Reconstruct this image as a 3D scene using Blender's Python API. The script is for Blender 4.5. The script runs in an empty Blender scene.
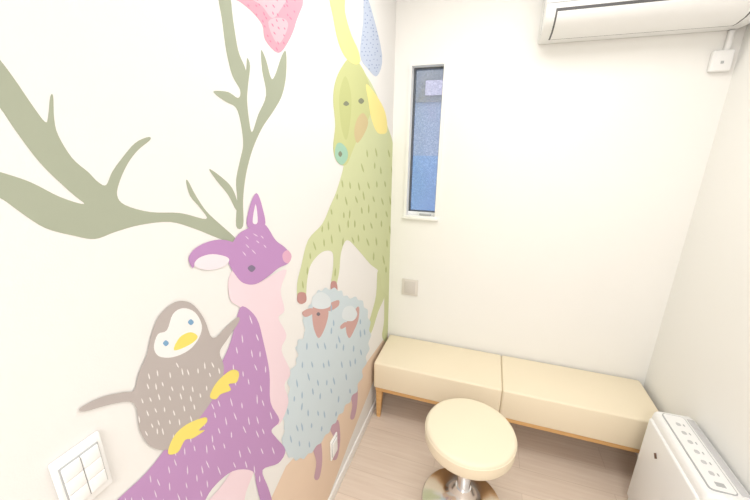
import bpy, bmesh, math, random
import numpy as np
from mathutils import Vector, Matrix
from mathutils.geometry import tessellate_polygon
random.seed(4)
D=2.07
def basis(yaw,pitch,roll):
    F=np.array([-math.sin(yaw)*math.cos(pitch),math.cos(yaw)*math.cos(pitch),-math.sin(pitch)])
    R=np.array([math.cos(yaw),math.sin(yaw),0.0]); U=np.cross(R,F)
    c,s=math.cos(roll),math.sin(roll)
    return F, c*R+s*U, -s*R+c*U
# calibrated camera + room dimensions (metres)
yaw,pit,rol,f,CX,CZ,W,HB,ZAC,ZT,ZB,BD,XL,XR=(0.32022,0.2921,0.0123,337.44243,0.58192,1.67727,1.55256,0.41437,2.18417,2.14126,1.26013,0.37,0.08522,0.29976)
F,R,U=basis(yaw,pit,rol); C=np.array([CX,-D,CZ])
# survey helpers: rectify measurements taken on the photo to metres on a room plane
def ray(u,v): return F*f+R*(u-375)-U*(v-250)
def on_left(u,v):
    d=ray(u,v);t=(0-C[0])/d[0];P=C+d*t;return P[1],P[2]
def on_back(u,v):
    d=ray(u,v);t=(0-C[1])/d[1];P=C+d*t;return P[0],P[2]

# ---------- materials
def lin(c): 
    c=c/255; return c/12.92 if c<=.04045 else ((c+.055)/1.055)**2.4
def rgb(r,g,b): return (lin(r),lin(g),lin(b),1)
MATS={}
def mat(name,col,rough=.5,metal=0,bump=0,bscale=200,var=0,vscale=3,spec=.5):
    if name in MATS: return MATS[name]
    m=bpy.data.materials.new(name);m.use_nodes=True;nt=m.node_tree;b=nt.nodes['Principled BSDF']
    b.inputs['Base Color'].default_value=rgb(*col);b.inputs['Roughness'].default_value=rough
    b.inputs['Metallic'].default_value=metal;b.inputs['Specular IOR Level'].default_value=spec
    tc=nt.nodes.new('ShaderNodeTexCoord')
    if bump:
        n=nt.nodes.new('ShaderNodeTexNoise');n.inputs['Scale'].default_value=bscale
        bp=nt.nodes.new('ShaderNodeBump');bp.inputs['Strength'].default_value=bump;bp.inputs['Distance'].default_value=.002
        nt.links.new(tc.outputs['Object'],n.inputs['Vector']);nt.links.new(n.outputs['Fac'],bp.inputs['Height']);nt.links.new(bp.outputs['Normal'],b.inputs['Normal'])
    if var:
        n=nt.nodes.new('ShaderNodeTexNoise');n.inputs['Scale'].default_value=vscale
        mx=nt.nodes.new('ShaderNodeMixRGB');mx.inputs[1].default_value=rgb(*col);mx.inputs[2].default_value=rgb(*[c*(1-var) for c in col])
        nt.links.new(tc.outputs['Object'],n.inputs['Vector']);nt.links.new(n.outputs['Fac'],mx.inputs[0]);nt.links.new(mx.outputs[0],b.inputs['Base Color'])
    MATS[name]=m;return m
M_wall=mat('wall_paint',(249,248,245),.85,bump=.12,bscale=350,var=.01,spec=.2)
M_lwall=mat('mural_wallpaper',(238,236,234),.85,bump=.12,bscale=350,var=.01,spec=.2)
M_ceil=mat('ceiling_paint',(249,248,247),.9,bump=.1,bscale=200)
M_white=mat('white_plastic',(246,246,246),.35,bump=.02)
M_trim=mat('white_trim',(246,245,243),.45,bump=.02)
M_leather=mat('cream_vinyl',(248,235,209),.45,bump=.1,bscale=500,var=.02)
M_chrome=mat('chrome',(236,236,238),.16,1)
M_dark=mat('gap_shade_and_plate',(100,100,102),.6)  # dark grey for the painted louver gap shade and the stool's seat plate
M_grey=mat('grey_plastic',(180,182,184),.4)
M_line=mat('panel_line',(200,200,202),.4)
M_sash=mat('grey_aluminium',(95,100,106),.4,.6)
def wood_mat(name,c1,c2,plank=None):
    m=bpy.data.materials.new(name);m.use_nodes=True;nt=m.node_tree;b=nt.nodes['Principled BSDF'];b.inputs['Roughness'].default_value=.45
    tc=nt.nodes.new('ShaderNodeTexCoord');mp=nt.nodes.new('ShaderNodeMapping');nt.links.new(tc.outputs['Object'],mp.inputs[0])
    mp.inputs['Scale'].default_value=(1.5,22,22)
    n=nt.nodes.new('ShaderNodeTexNoise');n.inputs['Scale'].default_value=2.5;n.inputs['Detail'].default_value=6;nt.links.new(mp.outputs[0],n.inputs['Vector'])
    cr=nt.nodes.new('ShaderNodeValToRGB');cr.color_ramp.elements[0].position=.3;cr.color_ramp.elements[1].position=.7
    cr.color_ramp.elements[0].color=rgb(*c1);cr.color_ramp.elements[1].color=rgb(*c2);nt.links.new(n.outputs['Fac'],cr.inputs[0])
    out=cr.outputs[0]
    if plank:
        br=nt.nodes.new('ShaderNodeTexBrick');br.inputs['Scale'].default_value=1;br.inputs['Brick Width'].default_value=.9;br.inputs['Row Height'].default_value=plank
        br.inputs['Mortar Size'].default_value=.0012;br.inputs['Color1'].default_value=(1,1,1,1);br.inputs['Color2'].default_value=(.93,.93,.93,1);br.inputs['Mortar'].default_value=(.78,.75,.72,1)
        nt.links.new(tc.outputs['Object'],br.inputs['Vector'])
        mx=nt.nodes.new('ShaderNodeMixRGB');mx.blend_type='MULTIPLY';mx.inputs[0].default_value=1
        nt.links.new(out,mx.inputs[1]);nt.links.new(br.outputs['Color'],mx.inputs[2]);out=mx.outputs[0]
    nt.links.new(out,b.inputs['Base Color']);return m
M_floor=wood_mat('pale_wood_floor',(226,207,191),(237,221,206),.15)
M_wood=wood_mat('honey_wood',(214,164,104),(228,184,126))

# ---------- mesh helpers
COL=bpy.context.scene.collection
def empty(name,loc=(0,0,0)):
    e=bpy.data.objects.new(name,None);e.location=loc;e.empty_display_size=.1;COL.objects.link(e);return e
def obj(name,bm,m,parent=None,smooth=False):
    bmesh.ops.recalc_face_normals(bm,faces=bm.faces)
    me=bpy.data.meshes.new(name);bm.to_mesh(me);bm.free()
    o=bpy.data.objects.new(name,me);COL.objects.link(o)
    for mm in (m if isinstance(m,(list,tuple)) else [m]): me.materials.append(mm)
    if smooth:
        for pl in me.polygons: pl.use_smooth=True
        try: me.set_sharp_from_angle(angle=math.radians(50))
        except Exception: pass
    if parent:
        o.parent=parent; o.matrix_parent_inverse=Matrix.Translation(-Vector(parent.location))
    return o
def addbox(bm,x0,x1,y0,y1,z0,z1):
    vs=[bm.verts.new((x,y,z)) for x in(x0,x1) for y in(y0,y1) for z in(z0,z1)]
    for q in((0,1,3,2),(4,6,7,5),(0,4,5,1),(2,3,7,6),(0,2,6,4),(1,5,7,3)): bm.faces.new([vs[i] for i in q])
    return vs
def box(name,x0,x1,y0,y1,z0,z1,m,parent=None,bev=0,seg=3):
    bm=bmesh.new();addbox(bm,x0,x1,y0,y1,z0,z1)
    if bev: bmesh.ops.bevel(bm,geom=bm.edges[:],offset=bev,segments=seg,profile=.5,affect='EDGES')
    return obj(name,bm,m,parent,smooth=bev>0)
def extrude_x(name,prof,x0,x1,m,parent=None,bev=0):
    bm=bmesh.new();a=[bm.verts.new((x0,y,z)) for y,z in prof];b=[bm.verts.new((x1,y,z)) for y,z in prof]
    n=len(prof);fa=bm.faces.new(a);fb=bm.faces.new(b[::-1])
    ce=list(fa.edges)+list(fb.edges)
    for i in range(n): bm.faces.new((a[i],a[(i+1)%n],b[(i+1)%n],b[i]))
    if bev: bmesh.ops.bevel(bm,geom=ce,offset=bev,segments=3,profile=.5,affect='EDGES')
    return obj(name,bm,m,parent,True)
def rounded_slab(name,x0,x1,y0,y1,z0,z1,r,m,parent):
    bm=bmesh.new();pts=[]
    for cx,cy,a0 in((x1-r,y1-r,0),(x0+r,y1-r,90),(x0+r,y0+r,180),(x1-r,y0+r,270)):
        for i in range(9):
            a=math.radians(a0+i*90/8);pts.append((cx+r*math.cos(a),cy+r*math.sin(a)))
    a=[bm.verts.new((x,y,z0)) for x,y in pts];b=[bm.verts.new((x,y,z1)) for x,y in pts];n=len(pts)
    bm.faces.new(a[::-1]);bm.faces.new(b)
    for i in range(n): bm.faces.new((a[i],a[(i+1)%n],b[(i+1)%n],b[i]))
    return obj(name,bm,m,parent,True)
def lathe(name,prof,cx,cy,m,parent=None,n=64):
    bm=bmesh.new();rings=[]
    for r,z in prof:
        if r<1e-5: rings.append([bm.verts.new((cx,cy,z))])
        else: rings.append([bm.verts.new((cx+r*math.cos(2*math.pi*i/n),cy+r*math.sin(2*math.pi*i/n),z)) for i in range(n)])
    for a,b in zip(rings,rings[1:]):
        for i in range(n):
            j=(i+1)%n
            if len(a)==1: bm.faces.new((a[0],b[i],b[j]))
            elif len(b)==1: bm.faces.new((a[i],a[j],b[0]))
            else: bm.faces.new((a[i],a[j],b[j],b[i]))
    return obj(name,bm,m,parent,True)

# ---------- room
H=2.62;YF=-4.3;T=.12
box('floor',-T,W+T,YF-T,T,-.08,0,M_floor)
box('ceiling',-T,W+T,YF-T,T,H,H+.08,M_ceil)
box('wall_left',-T,0,YF,T,0,H,M_lwall)
box('wall_right',W,W+T,YF,T,0,H,M_wall)
box('wall_front',-T,W+T,YF-T,YF,0,H,M_wall)
bm=bmesh.new()
O=[(0,0),(W,0),(W,H),(0,H)];I=[(XL,ZB),(XR,ZB),(XR,ZT),(XL,ZT)]
vo=[[bm.verts.new((x,y,z)) for x,z in O] for y in(0,T)];vi=[[bm.verts.new((x,y,z)) for x,z in I] for y in(0,T)]
for k in range(4):
    j=(k+1)%4
    for s in(0,1): bm.faces.new((vo[s][k],vo[s][j],vi[s][j],vi[s][k]))
    bm.faces.new((vo[0][k],vo[0][j],vo[1][j],vo[1][k]));bm.faces.new((vi[0][k],vi[0][j],vi[1][j],vi[1][k]))
obj('wall_back',bm,M_wall)
box('baseboard_left',0,.009,YF,0,0,.06,M_trim,bev=.002)
box('baseboard_back',.009,W-.009,-.009,0,0,.06,M_trim,bev=.002)
box('baseboard_right',W-.009,W,YF,0,0,.06,M_trim,bev=.002)

# ---------- window
win=empty('window_1',((XL+XR)/2,0.03,(ZT+ZB)/2))
def ring(name,x0,x1,z0,z1,w,y0,y1,m):
    bm=bmesh.new();addbox(bm,x0,x0+w,y0,y1,z0,z1);addbox(bm,x1-w,x1,y0,y1,z0,z1);addbox(bm,x0+w,x1-w,y0,y1,z0,z0+w);addbox(bm,x0+w,x1-w,y0,y1,z1-w,z1)
    return obj(name,bm,m,win)
ring('casing',XL,XR,ZB,ZT,.018,-.01,.05,M_trim)
ring('sash',XL+.018,XR-.018,ZB+.03,ZT-.018,.010,.05,.075,M_sash)
box('sill',XL-.006,XR+.006,-.022,.05,ZB-.006,ZB+.012,M_trim,win,.003)
box('lower_rail',XL+.018,XR-.018,.045,.075,ZB+.012,ZB+.034,M_white,win,.003)
xm=(XL+XR)/2+.01
box('latch_base',xm-.03,xm+.04,.02,.046,ZB+.016,ZB+.034,M_white,win,.004)
box('latch_lever',xm-.02,xm+.055,.006,.02,ZB+.02,ZB+.03,M_grey,win,.003)
g=bpy.data.materials.new('textured_glass');g.use_nodes=True;nt=g.node_tree;nt.nodes.clear()
o_=nt.nodes.new('ShaderNodeOutputMaterial');mx=nt.nodes.new('ShaderNodeMixShader');tr=nt.nodes.new('ShaderNodeBsdfTransparent');gl=nt.nodes.new('ShaderNodeBsdfGlossy');gl.inputs['Roughness'].default_value=.15
tc=nt.nodes.new('ShaderNodeTexCoord');ck=nt.nodes.new('ShaderNodeTexVoronoi');ck.inputs['Scale'].default_value=110
rp=nt.nodes.new('ShaderNodeValToRGB');rp.color_ramp.elements[0].color=(.74,.78,.82,1);rp.color_ramp.elements[1].color=(.97,.98,1,1)
nt.links.new(tc.outputs['Object'],ck.inputs['Vector']);nt.links.new(ck.outputs['Distance'],rp.inputs[0]);nt.links.new(rp.outputs[0],tr.inputs[0])
mx.inputs[0].default_value=.1;nt.links.new(tr.outputs[0],mx.inputs[1]);nt.links.new(gl.outputs[0],mx.inputs[2]);nt.links.new(mx.outputs[0],o_.inputs[0])
box('glass_pane',XL+.028,XR-.028,.06,.065,ZB+.04,ZT-.028,g,win)
# made-up backdrop outside: colour bands stand in for sky tones seen through the glass
nb=empty('window_view_backdrop',(-.1,1.2,1.5))
box('blue_view_band',-1.6,1.4,1.1,1.2,-.2,1.62,mat('blue_view_band',(122,158,200),.6,bump=.3,bscale=8,var=.1,vscale=2),nb)
box('slate_band',-1.6,1.4,1.1,1.2,1.62,2.07,mat('slate_view_blue',(150,164,190),.6,bump=.3,bscale=8,var=.1,vscale=2),nb)
box('grey_view_top',-1.6,1.4,1.08,1.2,2.07,3.0,mat('grey_view_tone',(126,132,142),.7,bump=.2),nb)
box('pale_view_patch',-.02,.15,1.06,1.08,2.12,2.235,mat('pale_view_patch',(188,182,202),.6),nb)

# ---------- air conditioner
ax0=on_back(537,47)[0];ax1=W-.028
ac=empty('air_conditioner',((ax0+ax1)/2,-.1,ZAC+.14))
Y0=-.003
pr=[(Y0,0),(-.10,0),(-.15,.008),(-.19,.027),(-.218,.055),(-.232,.1),(-.232,.255),(-.222,.275),(-.2,.285),(Y0,.285)]
extrude_x('body',[(y,ZAC+z) for y,z in pr],ax0,ax1,M_white,ac,.006)
def band(name,pts,t,x0,x1,m):
    out=[]
    for i,(y,z) in enumerate(pts):
        a=pts[max(0,i-1)];b=pts[min(len(pts)-1,i+1)];ty,tz=b[0]-a[0],b[1]-a[1];L=math.hypot(ty,tz)
        out.append((y+tz/L*-t*1.0, z+ty/L*t))
    prof=[(y,ZAC+z) for y,z in pts]+[(y,ZAC+z) for y,z in out[::-1]]
    return extrude_x(name,prof,x0,x1,m,ac)
band('louver_gap_shade',[(-.072,0),(-.10,0),(-.15,.008),(-.19,.027),(-.218,.055),(-.226,.079)],.0015,ax0+.04,ax1-.05,M_dark)  # raised dark strip, painted in for the shaded gap around the flap
band('louver_flap',[(-.082,0),(-.10,0),(-.15,.008),(-.19,.027),(-.218,.055),(-.222,.068)],.003,ax0+.047,ax1-.057,M_white)
box('front_panel_seam',ax0+.002,ax1-.002,-.2335,-.231,ZAC+.098,ZAC+.1015,M_grey,ac)
box('indicator',ax1-.1,ax1-.06,-.235,-.231,ZAC+.108,ZAC+.116,mat('indicator_green',(120,160,130),.4),ac)
box('side_seam',ax0-.0008,ax0+.001,-.12,-.116,ZAC+.01,ZAC+.28,M_grey,ac)
jx,jz=on_back(720,60)
jb=empty('cable_junction_box',(jx,-.02,jz))
box('cover',jx-.04,jx+.035,-.028,-.001,jz-.05,jz+.035,M_white,jb,.006)
box('conduit',jx-.002,jx+.018,-.022,-.001,jz+.03,ZAC-.001,M_white,jb,.006)
box('screw_cap',jx-.008,jx+.003,-.030,-.027,jz-.02,jz-.009,M_grey,jb,.001)

# ---------- bench
bx0=.018;bx1=W-.03;bd=BD
be=empty('upholstered_bench',((bx0+bx1)/2,-bd/2,.2))
xm=.767
TH=.182
for i,(a,b) in enumerate(((bx0,xm-.0005),(xm+.0005,bx1))):
    box('seat_cushion_%d'%(i+1),a,b,-bd,-.012,HB-TH,HB,M_leather,be,.012,5)
box('wood_frame',bx0+.012,bx1-.012,-bd+.006,-.02,HB-TH-.024,HB-TH+.002,M_wood,be,.003)
def leg(name,x,y,dx,dy):
    bm=bmesh.new();vs=addbox(bm,x-.02,x+.02,y-.02,y+.02,0,HB-TH-.023)
    for v in vs:
        if v.co.z<.01: v.co.x=x+(v.co.x-x)*.6+dx;v.co.y=y+(v.co.y-y)*.6+dy
    bmesh.ops.bevel(bm,geom=bm.edges[:],offset=.003,segments=2,affect='EDGES')
    obj(name,bm,M_wood,be,True)
leg('leg_1',bx0+.035,-bd+.03,-.004,-.004);leg('leg_2',bx1-.035,-bd+.03,.004,-.004);leg('leg_3',bx0+.035,-.05,-.004,.004);leg('leg_4',bx1-.035,-.05,.004,.004)

# ---------- stool
SH=.47
sx,sy=.612,-.757
st=empty('round_stool',(sx,sy,.24));r=.2
lathe('seat_cushion',[(0,SH-.084),(r-.02,SH-.084),(r-.006,SH-.079),(r-.001,SH-.069),(r,SH-.02),(r-.003,SH-.008),(r-.010,SH-.002),(r-.02,SH),(0,SH+.002)],sx,sy,M_leather,st)
lathe('seat_piping',[(r-.001,SH-.022),(r+.0015,SH-.0205),(r+.0015,SH-.0185),(r-.001,SH-.017)],sx,sy,M_leather,st)
lathe('seat_plate',[(0,SH-.1),(.1,SH-.1),(.12,SH-.083),(0,SH-.083)],sx,sy,M_dark,st)
lathe('gas_column',[(0,.04),(.032,.04),(.032,.22),(.022,.225),(.022,SH-.1),(0,SH-.1)],sx,sy,M_chrome,st)
lathe('trumpet_base',[(0,0),(.193,0),(.195,.006),(.191,.014),(.155,.022),(.105,.035),(.07,.052),(.048,.085),(.037,.12),(0,.12)],sx,sy,M_chrome,st)

# ---------- purifier
PH=.56
py=-.470
px=1.390
pu=empty('air_purifier',((px+W)/2,py-.19,.28))
px1=W-.012
def pbody():
    prof=[(px+.004,.012),(px-.002,.3),(px,PH-.03),(px+.004,PH-.012),(px+.012,PH-.003),(px+.022,PH),(px1-.02,PH+.004),(px1,PH-.01),(px1,.012)]
    bm=bmesh.new();a=[bm.verts.new((x,py,z)) for x,z in prof];b=[bm.verts.new((x,py-.42,z)) for x,z in prof];n=len(prof)
    fa=bm.faces.new(a);fb=bm.faces.new(b[::-1]);ce=list(fa.edges)+list(fb.edges)
    for i in range(n): bm.faces.new((a[i],a[(i+1)%n],b[(i+1)%n],b[i]))
    bmesh.ops.bevel(bm,geom=ce,offset=.014,segments=4,profile=.5,affect='EDGES')
    return obj('body',bm,M_white,pu,True)
pbody()
box('front_panel',px-.01,px+.01,py-.405,py-.012,.06,PH-.04,M_white,pu,.007,4)
box('base_foot',px+.01,px1-.01,py-.41,py-.01,0,.02,M_grey,pu,.004)
rounded_slab('control_rim',px+.022,px+.104,py-.395,py-.022,PH-.003,PH+.0045,.014,M_grey,pu)
rounded_slab('control_panel',px+.0255,px+.1005,py-.3915,py-.0255,PH-.002,PH+.0055,.011,M_white,pu)
for i in range(6):
    yy=py-.08-i*.048
    rounded_slab('button_%d'%(i+1),px+.053,px+.069,yy-.009,yy+.009,PH+.005,PH+.0066,.006,M_line,pu)
    box('icon_%d'%(i+1),px+.078,px+.083,yy-.006,yy+.006,PH+.005,PH+.0062,M_grey,pu,.0004)
box('display',px+.05,px+.078,py-.375,py-.357,PH+.005,PH+.0065,M_grey,pu,.0005)
box('air_outlet',px+.112,px1-.014,py-.39,py-.03,PH+.0005,PH+.0052,M_line,pu,.001)
bm=bmesh.new();yy,zz=py-.135,PH-.135
bm.faces.new([bm.verts.new((px-.0115,yy+a*.016,zz+b*.015)) for a,b in((-1,0),(0,-1),(1,0),(0,1))])
obj('emblem',bm,mat('emblem_brown',(110,85,74),.5),pu)
for i in range(8):
    box('side_vent_%d'%(i+1),px+.04,px1-.03,py-.002,py+.0015,.25+i*.02,.258+i*.02,M_grey,pu)

# ---------- plates
def wallplate_left(name,y,z,w,h,cols,rows):
    e=empty(name,(.005,y,z))
    box('plate',.0008,.008,y-w/2,y+w/2,z-h/2,z+h/2,M_white,e,.003)
    box('inner_frame',.007,.0095,y-w*.4,y+w*.4,z-h*.37,z+h*.37,M_grey,e,.001)
    for c in range(cols):
        for r_ in range(rows):
            yc=y-w*.38+(c+.5)*w*.76/cols;zc=z-h*.35+(r_+.5)*h*.70/rows
            box('rocker_%d_%d'%(c+1,r_+1),.008,.0125,yc-w*.36/cols,yc+w*.36/cols,zc-h*.34/rows,zc+h*.34/rows,M_white,e,.0012)
wallplate_left('light_switch_panel',-1.821,1.165,.070,.112,2,3)
oy,oz=on_left(333,446);wallplate_left('wall_outlet',oy,oz,.07,.11,1,2)
cx_,cz_=on_back(410,287)
e=empty('wall_blank_plate',(cx_,-.005,cz_))
box('plate',cx_-.055,cx_+.055,-.009,-.0005,cz_-.058,cz_+.058,mat('plate_beige',(226,220,214),.4),e,.003)
box('insert',cx_-.037,cx_+.037,-.012,-.008,cz_-.043,cz_+.043,mat('plate_insert',(214,208,203),.4),e,.002)

# ---------- mural
mu=empty('animal_mural',(0,-.8,1.2))
layer=[0]
def cr(pts,n=4):
    o=[];N=len(pts)
    for i in range(N):
        p0,p1,p2,p3=[np.array(pts[(i+k-1)%N],float) for k in range(4)]
        for s in range(n):
            t=s/n;o.append(.5*((2*p1)+(-p0+p2)*t+(2*p0-5*p1+4*p2-p3)*t*t+(-p0+3*p1-3*p2+p3)*t**3))
    return o
def towall(pts,k):
    o=[]
    for q in pts:
        y,z=on_left(q[0],q[1]);o.append(Vector((.0002+.00004*k,min(y,-.001),min(H-.01,max(z,.0605)))))
    return o
def paint(name,polys,col,smooth=True):
    bm=bmesh.new();col=tuple(c*.82+g_*.18 for c,g_ in zip(col,(232,230,230)))
    for n_,P in enumerate(polys):
        if not name.endswith('dashes') and not name.endswith('dots') : layer[0]+=1
        elif n_==0: layer[0]+=1
        q=towall(cr(P) if smooth else P,layer[0])
        vs=[bm.verts.new(v) for v in q]
        for t in tessellate_polygon([q]):
            try: bm.faces.new([vs[i] for i in t])
            except Exception: pass
    for fc in bm.faces:
        fc.normal_update()
        if fc.normal.x<0: fc.normal_flip()
    me=bpy.data.meshes.new(name);bm.to_mesh(me);bm.free()
    o=bpy.data.objects.new(name,me);COL.objects.link(o);me.materials.append(mat('print_'+name,col,.85,spec=.15,var=.02,vscale=6))
    o.parent=mu;o.matrix_parent_inverse=Matrix.Translation(-Vector(mu.location))
    return o
def inside(P,x,y):
    c=False;n=len(P)
    for i in range(n):
        x1,y1=P[i];x2,y2=P[(i+1)%n]
        if (y1>y)!=(y2>y) and x<(x2-x1)*(y-y1)/(y2-y1)+x1: c=not c
    return c
def dashes(name,P,col,sp,L,wd,ang,jit=.3,excl=()):
    xs=[q[0] for q in P];ys=[q[1] for q in P];out=[]
    y=min(ys);row=0
    while y<max(ys):
        x=min(xs)+(row%2)*sp[0]/2
        while x<max(xs):
            a=math.radians(ang+random.uniform(-12,12));l=L*random.uniform(.7,1.2)/2
            X=x+random.uniform(-jit,jit)*sp[0];Y=y+random.uniform(-jit,jit)*sp[1]
            dx,dy=math.cos(a)*l,math.sin(a)*l
            if all(inside(P,X+dx*s,Y+dy*s) for s in(-1.5,0,1.5)) and not any(inside(E,X+dx*s,Y+dy*s) for E in excl for s in(-1.2,0,1.2)):
                nx,ny=-math.sin(a)*wd/2,math.cos(a)*wd/2
                out.append([(X-dx,Y-dy),(X-dx*.3+nx,Y-dy*.3+ny),(X+dx*.5+nx,Y+dy*.5+ny),(X+dx,Y+dy),(X+dx*.5-nx,Y+dy*.5-ny),(X-dx*.3-nx,Y-dy*.3-ny)])
            x+=sp[0]
        y+=sp[1];row+=1
    paint(name,out,col,False)
OL=(155,163,140)
paint('ground_band',[[(388,330),(383,340),(360,372),(322,428),(286,466),(268,505),(262,560),(300,560),(330,505),(350,440),(388,345)]],(236,208,182),False)
paint('antler_left',[[(233,243),(215,237),(195,229),(170,222),(140,225),(115,232),(95,239),(75,236),(45,228),(20,212),(0,198),(-25,188),(-25,165),(0,172),(30,182),(60,197),(84,204),(70,192),(40,163),(15,130),(0,108),(-18,88),(-18,40),(0,60),(15,80),(32,105),(45,122),(48,116),(50,97),(53,96),(54,118),(58,135),(72,158),(88,172),(98,182),(106,185),(112,172),(122,158),(135,143),(148,137),(150,140),(138,150),(128,163),(120,180),(117,195),(125,205),(150,212),(180,213),(206,219),(200,208),(190,196),(186,182),(188,181),(196,196),(207,212),(222,226),(235,238)]],OL)
paint('antler_right',[[(236,226),(237,200),(236,180),(240,160),(243,145),(241,125),(236,108),(226,102),(216,95),(214,91),(228,92),(238,98),(240,90),(232,75),(226,50),(222,20),(218,-8),(229,-8),(233,20),(238,50),(244,65),(246,70),(247,58),(250,66),(248,85),(247,100),(249,120),(252,132),(258,115),(266,95),(262,70),(261,50),(266,60),(271,78),(275,75),(282,55),(286,52),(286,75),(282,95),(274,110),(262,128),(253,148),(248,165),(245,180),(243,200),(243,226)],[(209,169),(220,176),(232,188),(238,205),(236,210),(228,195),(216,180)]],OL)
FL=[(226,-8),(240,2),(252,12),(262,25),(265,40),(278,53),(288,42),(296,22),(299,-8)]
paint('flower',[FL],(240,150,170))
paint('flower_petals',[[(250,-4),(262,6),(272,18),(280,10),(285,-4)],[(268,22),(278,44),(288,26),(282,18)]],(246,178,192))
dashes('flower_dashes',FL,(226,112,146),(7,7),4,1.2,60)
TI=[(364,-8),(371,8),(382,55),(377,76),(368,69),(360,55),(363,20)]
paint('feather',[TI],(188,201,226));dashes('feather_dashes',TI,(132,152,196),(4,4),1.6,1.2,70)
# bull
BU=[(352,62),(366,75),(378,98),(388,128),(394,150),(397,200),(395,260),(393,292),(388,296),(382,288),(379,272),(370,264),(358,250),(347,240),(341,252),(339,272),(335,288),(331,284),(333,266),(332,252),(322,252),(311,264),(307,280),(305,300),(298,302),(297,284),(301,266),(308,240),(322,224),(330,206),(338,186),(346,150)]
paint('bull_hind_legs',[[(378,270),(376,295),(371,315),(366,331),(371,333),(378,312),(386,290)],[(385,288),(384,320),(382,336),(386,341),(389,322),(393,290)]],(203,211,156))
paint('bull_body',[BU],(206,214,160))
paint('bull_head',[[(350,58),(341,68),(335,82),(333,100),(335,125),(333,148),(337,162),(346,165),(352,152),(358,138),(368,120),(373,102),(369,84),(361,66)]],(197,203,134))
paint('bull_face_patch',[[(345,76),(339,96),(341,126),(346,140),(350,122),(351,95)]],(187,194,122))
paint('bull_cheek',[[(357,119),(363,113),(368,122),(364,134),(357,143),(354,132)]],(204,184,132))
paint('bull_horns',[[(329,-8),(333,18),(338,42),(345,57),(354,64),(360,62),(358,50),(351,34),(345,12),(344,-8)],[(366,84),(376,95),(385,112),(387,131),(381,134),(376,131),(371,118),(368,100)]],(250,232,138))
paint('bull_muzzle',[[(336,145),(341,143),(347,150),(347,159),(341,165),(335,157)]],(150,198,172))
paint('bull_marks',[[(343,104),(346,101),(349,104),(346,106)],[(358,101),(361,98),(364,101),(361,104)],[(338,154),(340,151),(342,154),(340,157)]],(118,124,98))
paint('bull_hooves',[[(298,293),(305,293),(306,301),(301,304),(297,301)],[(331,282),(336,282),(337,291),(331,291)]],(188,132,128))
dashes('bull_dashes',BU,(172,183,118),(9,15),9,1.5,82,excl=[[(345,55),(330,72),(330,170),(350,170),(374,135),(390,135),(384,100),(368,78)]])
# sheep
SB=[(315,295),(325,290),(338,291),(346,298),(358,300),(366,312),(369,330),(367,350),(362,370),(355,390),(345,405),(335,420),(325,435),(312,450),(300,458),(289,455),(282,442),(285,426),(281,410),(289,395),(290,375),(298,360),(297,345),(305,335),(303,318),(309,308)]
def scallop(P,r=2.5):
    o=[];q=cr(P,3)
    c=np.mean([np.array(a) for a in q],axis=0)
    for i,a in enumerate(q):
        d=a-c;d=d/np.linalg.norm(d);o.append(tuple(a+d*(r if i%2 else 0)))
    return o
paint('sheep_legs',[[(330,428),(334,440),(332,458),(337,458),(340,440),(338,420)],[(312,445),(316,462),(314,478),(319,478),(322,460),(320,440)],[(350,392),(352,405),(350,418),(354,418),(357,404),(357,385)]],(196,154,172))
paint('sheep_body',[scallop(SB)],(205,221,230))
paint('sheep_heads',[[(313,306),(321,303),(328,310),(326,324),(319,338),(314,330),(312,318)],[(302,312),(311,308),(313,313),(305,317)],[(327,305),(338,300),(338,306),(329,311)],[(346,322),(351,320),(356,308),(359,308),(358,320),(353,332),(349,338),(346,332)],[(340,326),(345,322),(346,326),(341,329)]],(204,156,150))
paint('sheep_tufts',[[(312,306),(313,296),(321,292),(329,297),(330,306),(321,309)],[(342,318),(344,308),(352,306),(357,314),(352,321)]],(222,232,238))
paint('sheep_eyes',[[(316,314),(318,312),(320,314),(318,316)]],(110,100,110))
dashes('sheep_dashes',SB,(154,183,208),(9,15),8,1.4,85,excl=[[(300,300),(330,300),(328,340),(310,340)],[(338,302),(360,302),(358,342),(340,342)]])
# deer
paint('deer_chest',[[(236,268),(252,284),(272,275),(286,270),(280,290),(284,310),(278,318),(286,335),(281,350),(290,372),(284,385),(288,402),(278,425),(262,420),(225,480),(205,505),(200,530),(250,530),(244,500),(254,470),(262,440),(262,380),(255,330),(240,308),(230,300),(228,280)]],(243,216,227))
DB=[(242,306),(236,318),(232,335),(226,352),(214,376),(198,400),(172,438),(146,472),(112,505),(100,530),(180,535),(200,508),(212,488),(232,471),(252,471),(256,485),(262,505),(272,505),(268,488),(262,470),(278,463),(285,450),(276,438),(271,430),(279,420),(270,402),(269,372),(263,342),(256,318)]
paint('deer_body',[DB],(183,132,189))
paint('deer_head',[[(247,227),(249,207),(256,193),(262,208),(264,226)],[(188,258),(195,248),(210,241),(225,240),(238,246),(238,258),(226,262),(210,258),(196,262),(192,268)],[(248,228),(258,222),(266,226),(275,240),(284,247),(290,255),(288,263),(278,268),(268,276),(255,284),(243,283),(235,275),(228,262),(230,247),(238,234)]],(182,128,189))
paint('deer_ear_inner',[[(194,266),(198,258),(212,254),(228,258),(224,266),(208,270)],[(252,222),(255,204),(257,222)]],(242,230,239))
paint('deer_nose',[[(282,254),(287,250),(291,256),(288,263),(283,261)]],(222,164,194))
paint('deer_eye',[[(247,268),(251,265),(255,268),(251,272)]],(112,98,128))
dashes('deer_head_dashes',[(240,235),(266,228),(280,250),(240,262)],(225,195,225),(9,8),6,1.0,40)
dashes('deer_dashes',DB,(238,220,240),(11,16),9,1.1,78)
YW=[[(167,453),(173,436),(186,424),(204,417),(206,422),(198,430),(204,430),(192,438),(184,440),(177,452)],[(209,396),(216,382),(230,370),(238,372),(236,382),(228,384),(230,390),(220,394),(215,399)]]
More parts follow.
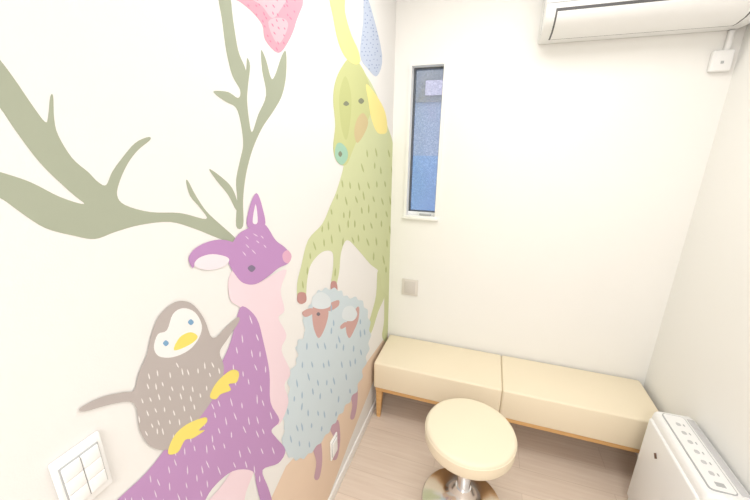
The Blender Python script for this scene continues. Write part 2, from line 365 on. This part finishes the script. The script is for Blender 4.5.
# penguin
PB=[(150,336),(158,316),(174,302),(190,303),(203,318),(212,338),(226,326),(237,317),(238,322),(226,340),(219,352),(223,366),(220,384),(206,408),(186,432),(168,449),(150,446),(139,430),(133,403),(110,404),(84,411),(79,408),(100,397),(122,392),(133,390),(138,372),(146,354)]
paint('penguin_body',[PB],(176,166,163))
FA=[(153,347),(157,334),(166,330),(172,314),(182,308),(194,312),(201,325),(198,338),(188,350),(172,357),(158,356)]
paint('penguin_face',[FA],(241,241,241))
paint('penguin_beak',[[(173,350),(179,337),(190,332),(197,337),(188,345)]],(242,221,92))
paint('penguin_eyes',[[(162,343),(165,340),(168,343),(165,346)],[(187,322),(190,319),(193,322),(190,325)]],(105,155,198))
dashes('penguin_dashes',PB,(238,234,232),(10,12),7,1.3,75,excl=[FA,[(60,380),(134,380),(134,420),(60,420)],[(205,310),(245,310),(245,350),(215,350)],[(145,295),(205,295),(210,358),(145,362)]])
paint('yellow_wings',YW,(244,222,98))

# ---------- light
def ceiling_light(x,y,pw,nm,s):
    e=empty(nm,(x,y,H-.03))
    box('housing',x-s/2-.02,x+s/2+.02,y-s/2-.02,y+s/2+.02,H-.03,H-.001,M_white,e,.005)
    l=bpy.data.lights.new('lamp','AREA');l.shape='SQUARE';l.size=s;l.energy=pw;l.color=(1,.985,.955)
    o=bpy.data.objects.new('lamp',l);COL.objects.link(o);o.parent=e;o.location=(0,0,-.006)
ceiling_light(W*.42,-.95,13,'ceiling_light',.8);ceiling_light(W*.45,-3.3,35,'added_rear_light',.8)  # second panel is unseen, added behind camera to light the back wall head-on
w=bpy.data.worlds.new('sky');bpy.context.scene.world=w;w.use_nodes=True
w.node_tree.nodes['Background'].inputs[0].default_value=(.93,.96,1,1);w.node_tree.nodes['Background'].inputs[1].default_value=2.1
# camera
cam=bpy.data.cameras.new('camera');co=bpy.data.objects.new('camera',cam);COL.objects.link(co)
cam.sensor_width=36;cam.lens=f/750*36;cam.clip_start=.02
co.matrix_world=Matrix(((R[0],U[0],-F[0],C[0]),(R[1],U[1],-F[1],C[1]),(R[2],U[2],-F[2],C[2]),(0,0,0,1)))
bpy.context.scene.camera=co
bpy.context.scene.view_settings.view_transform='Standard'
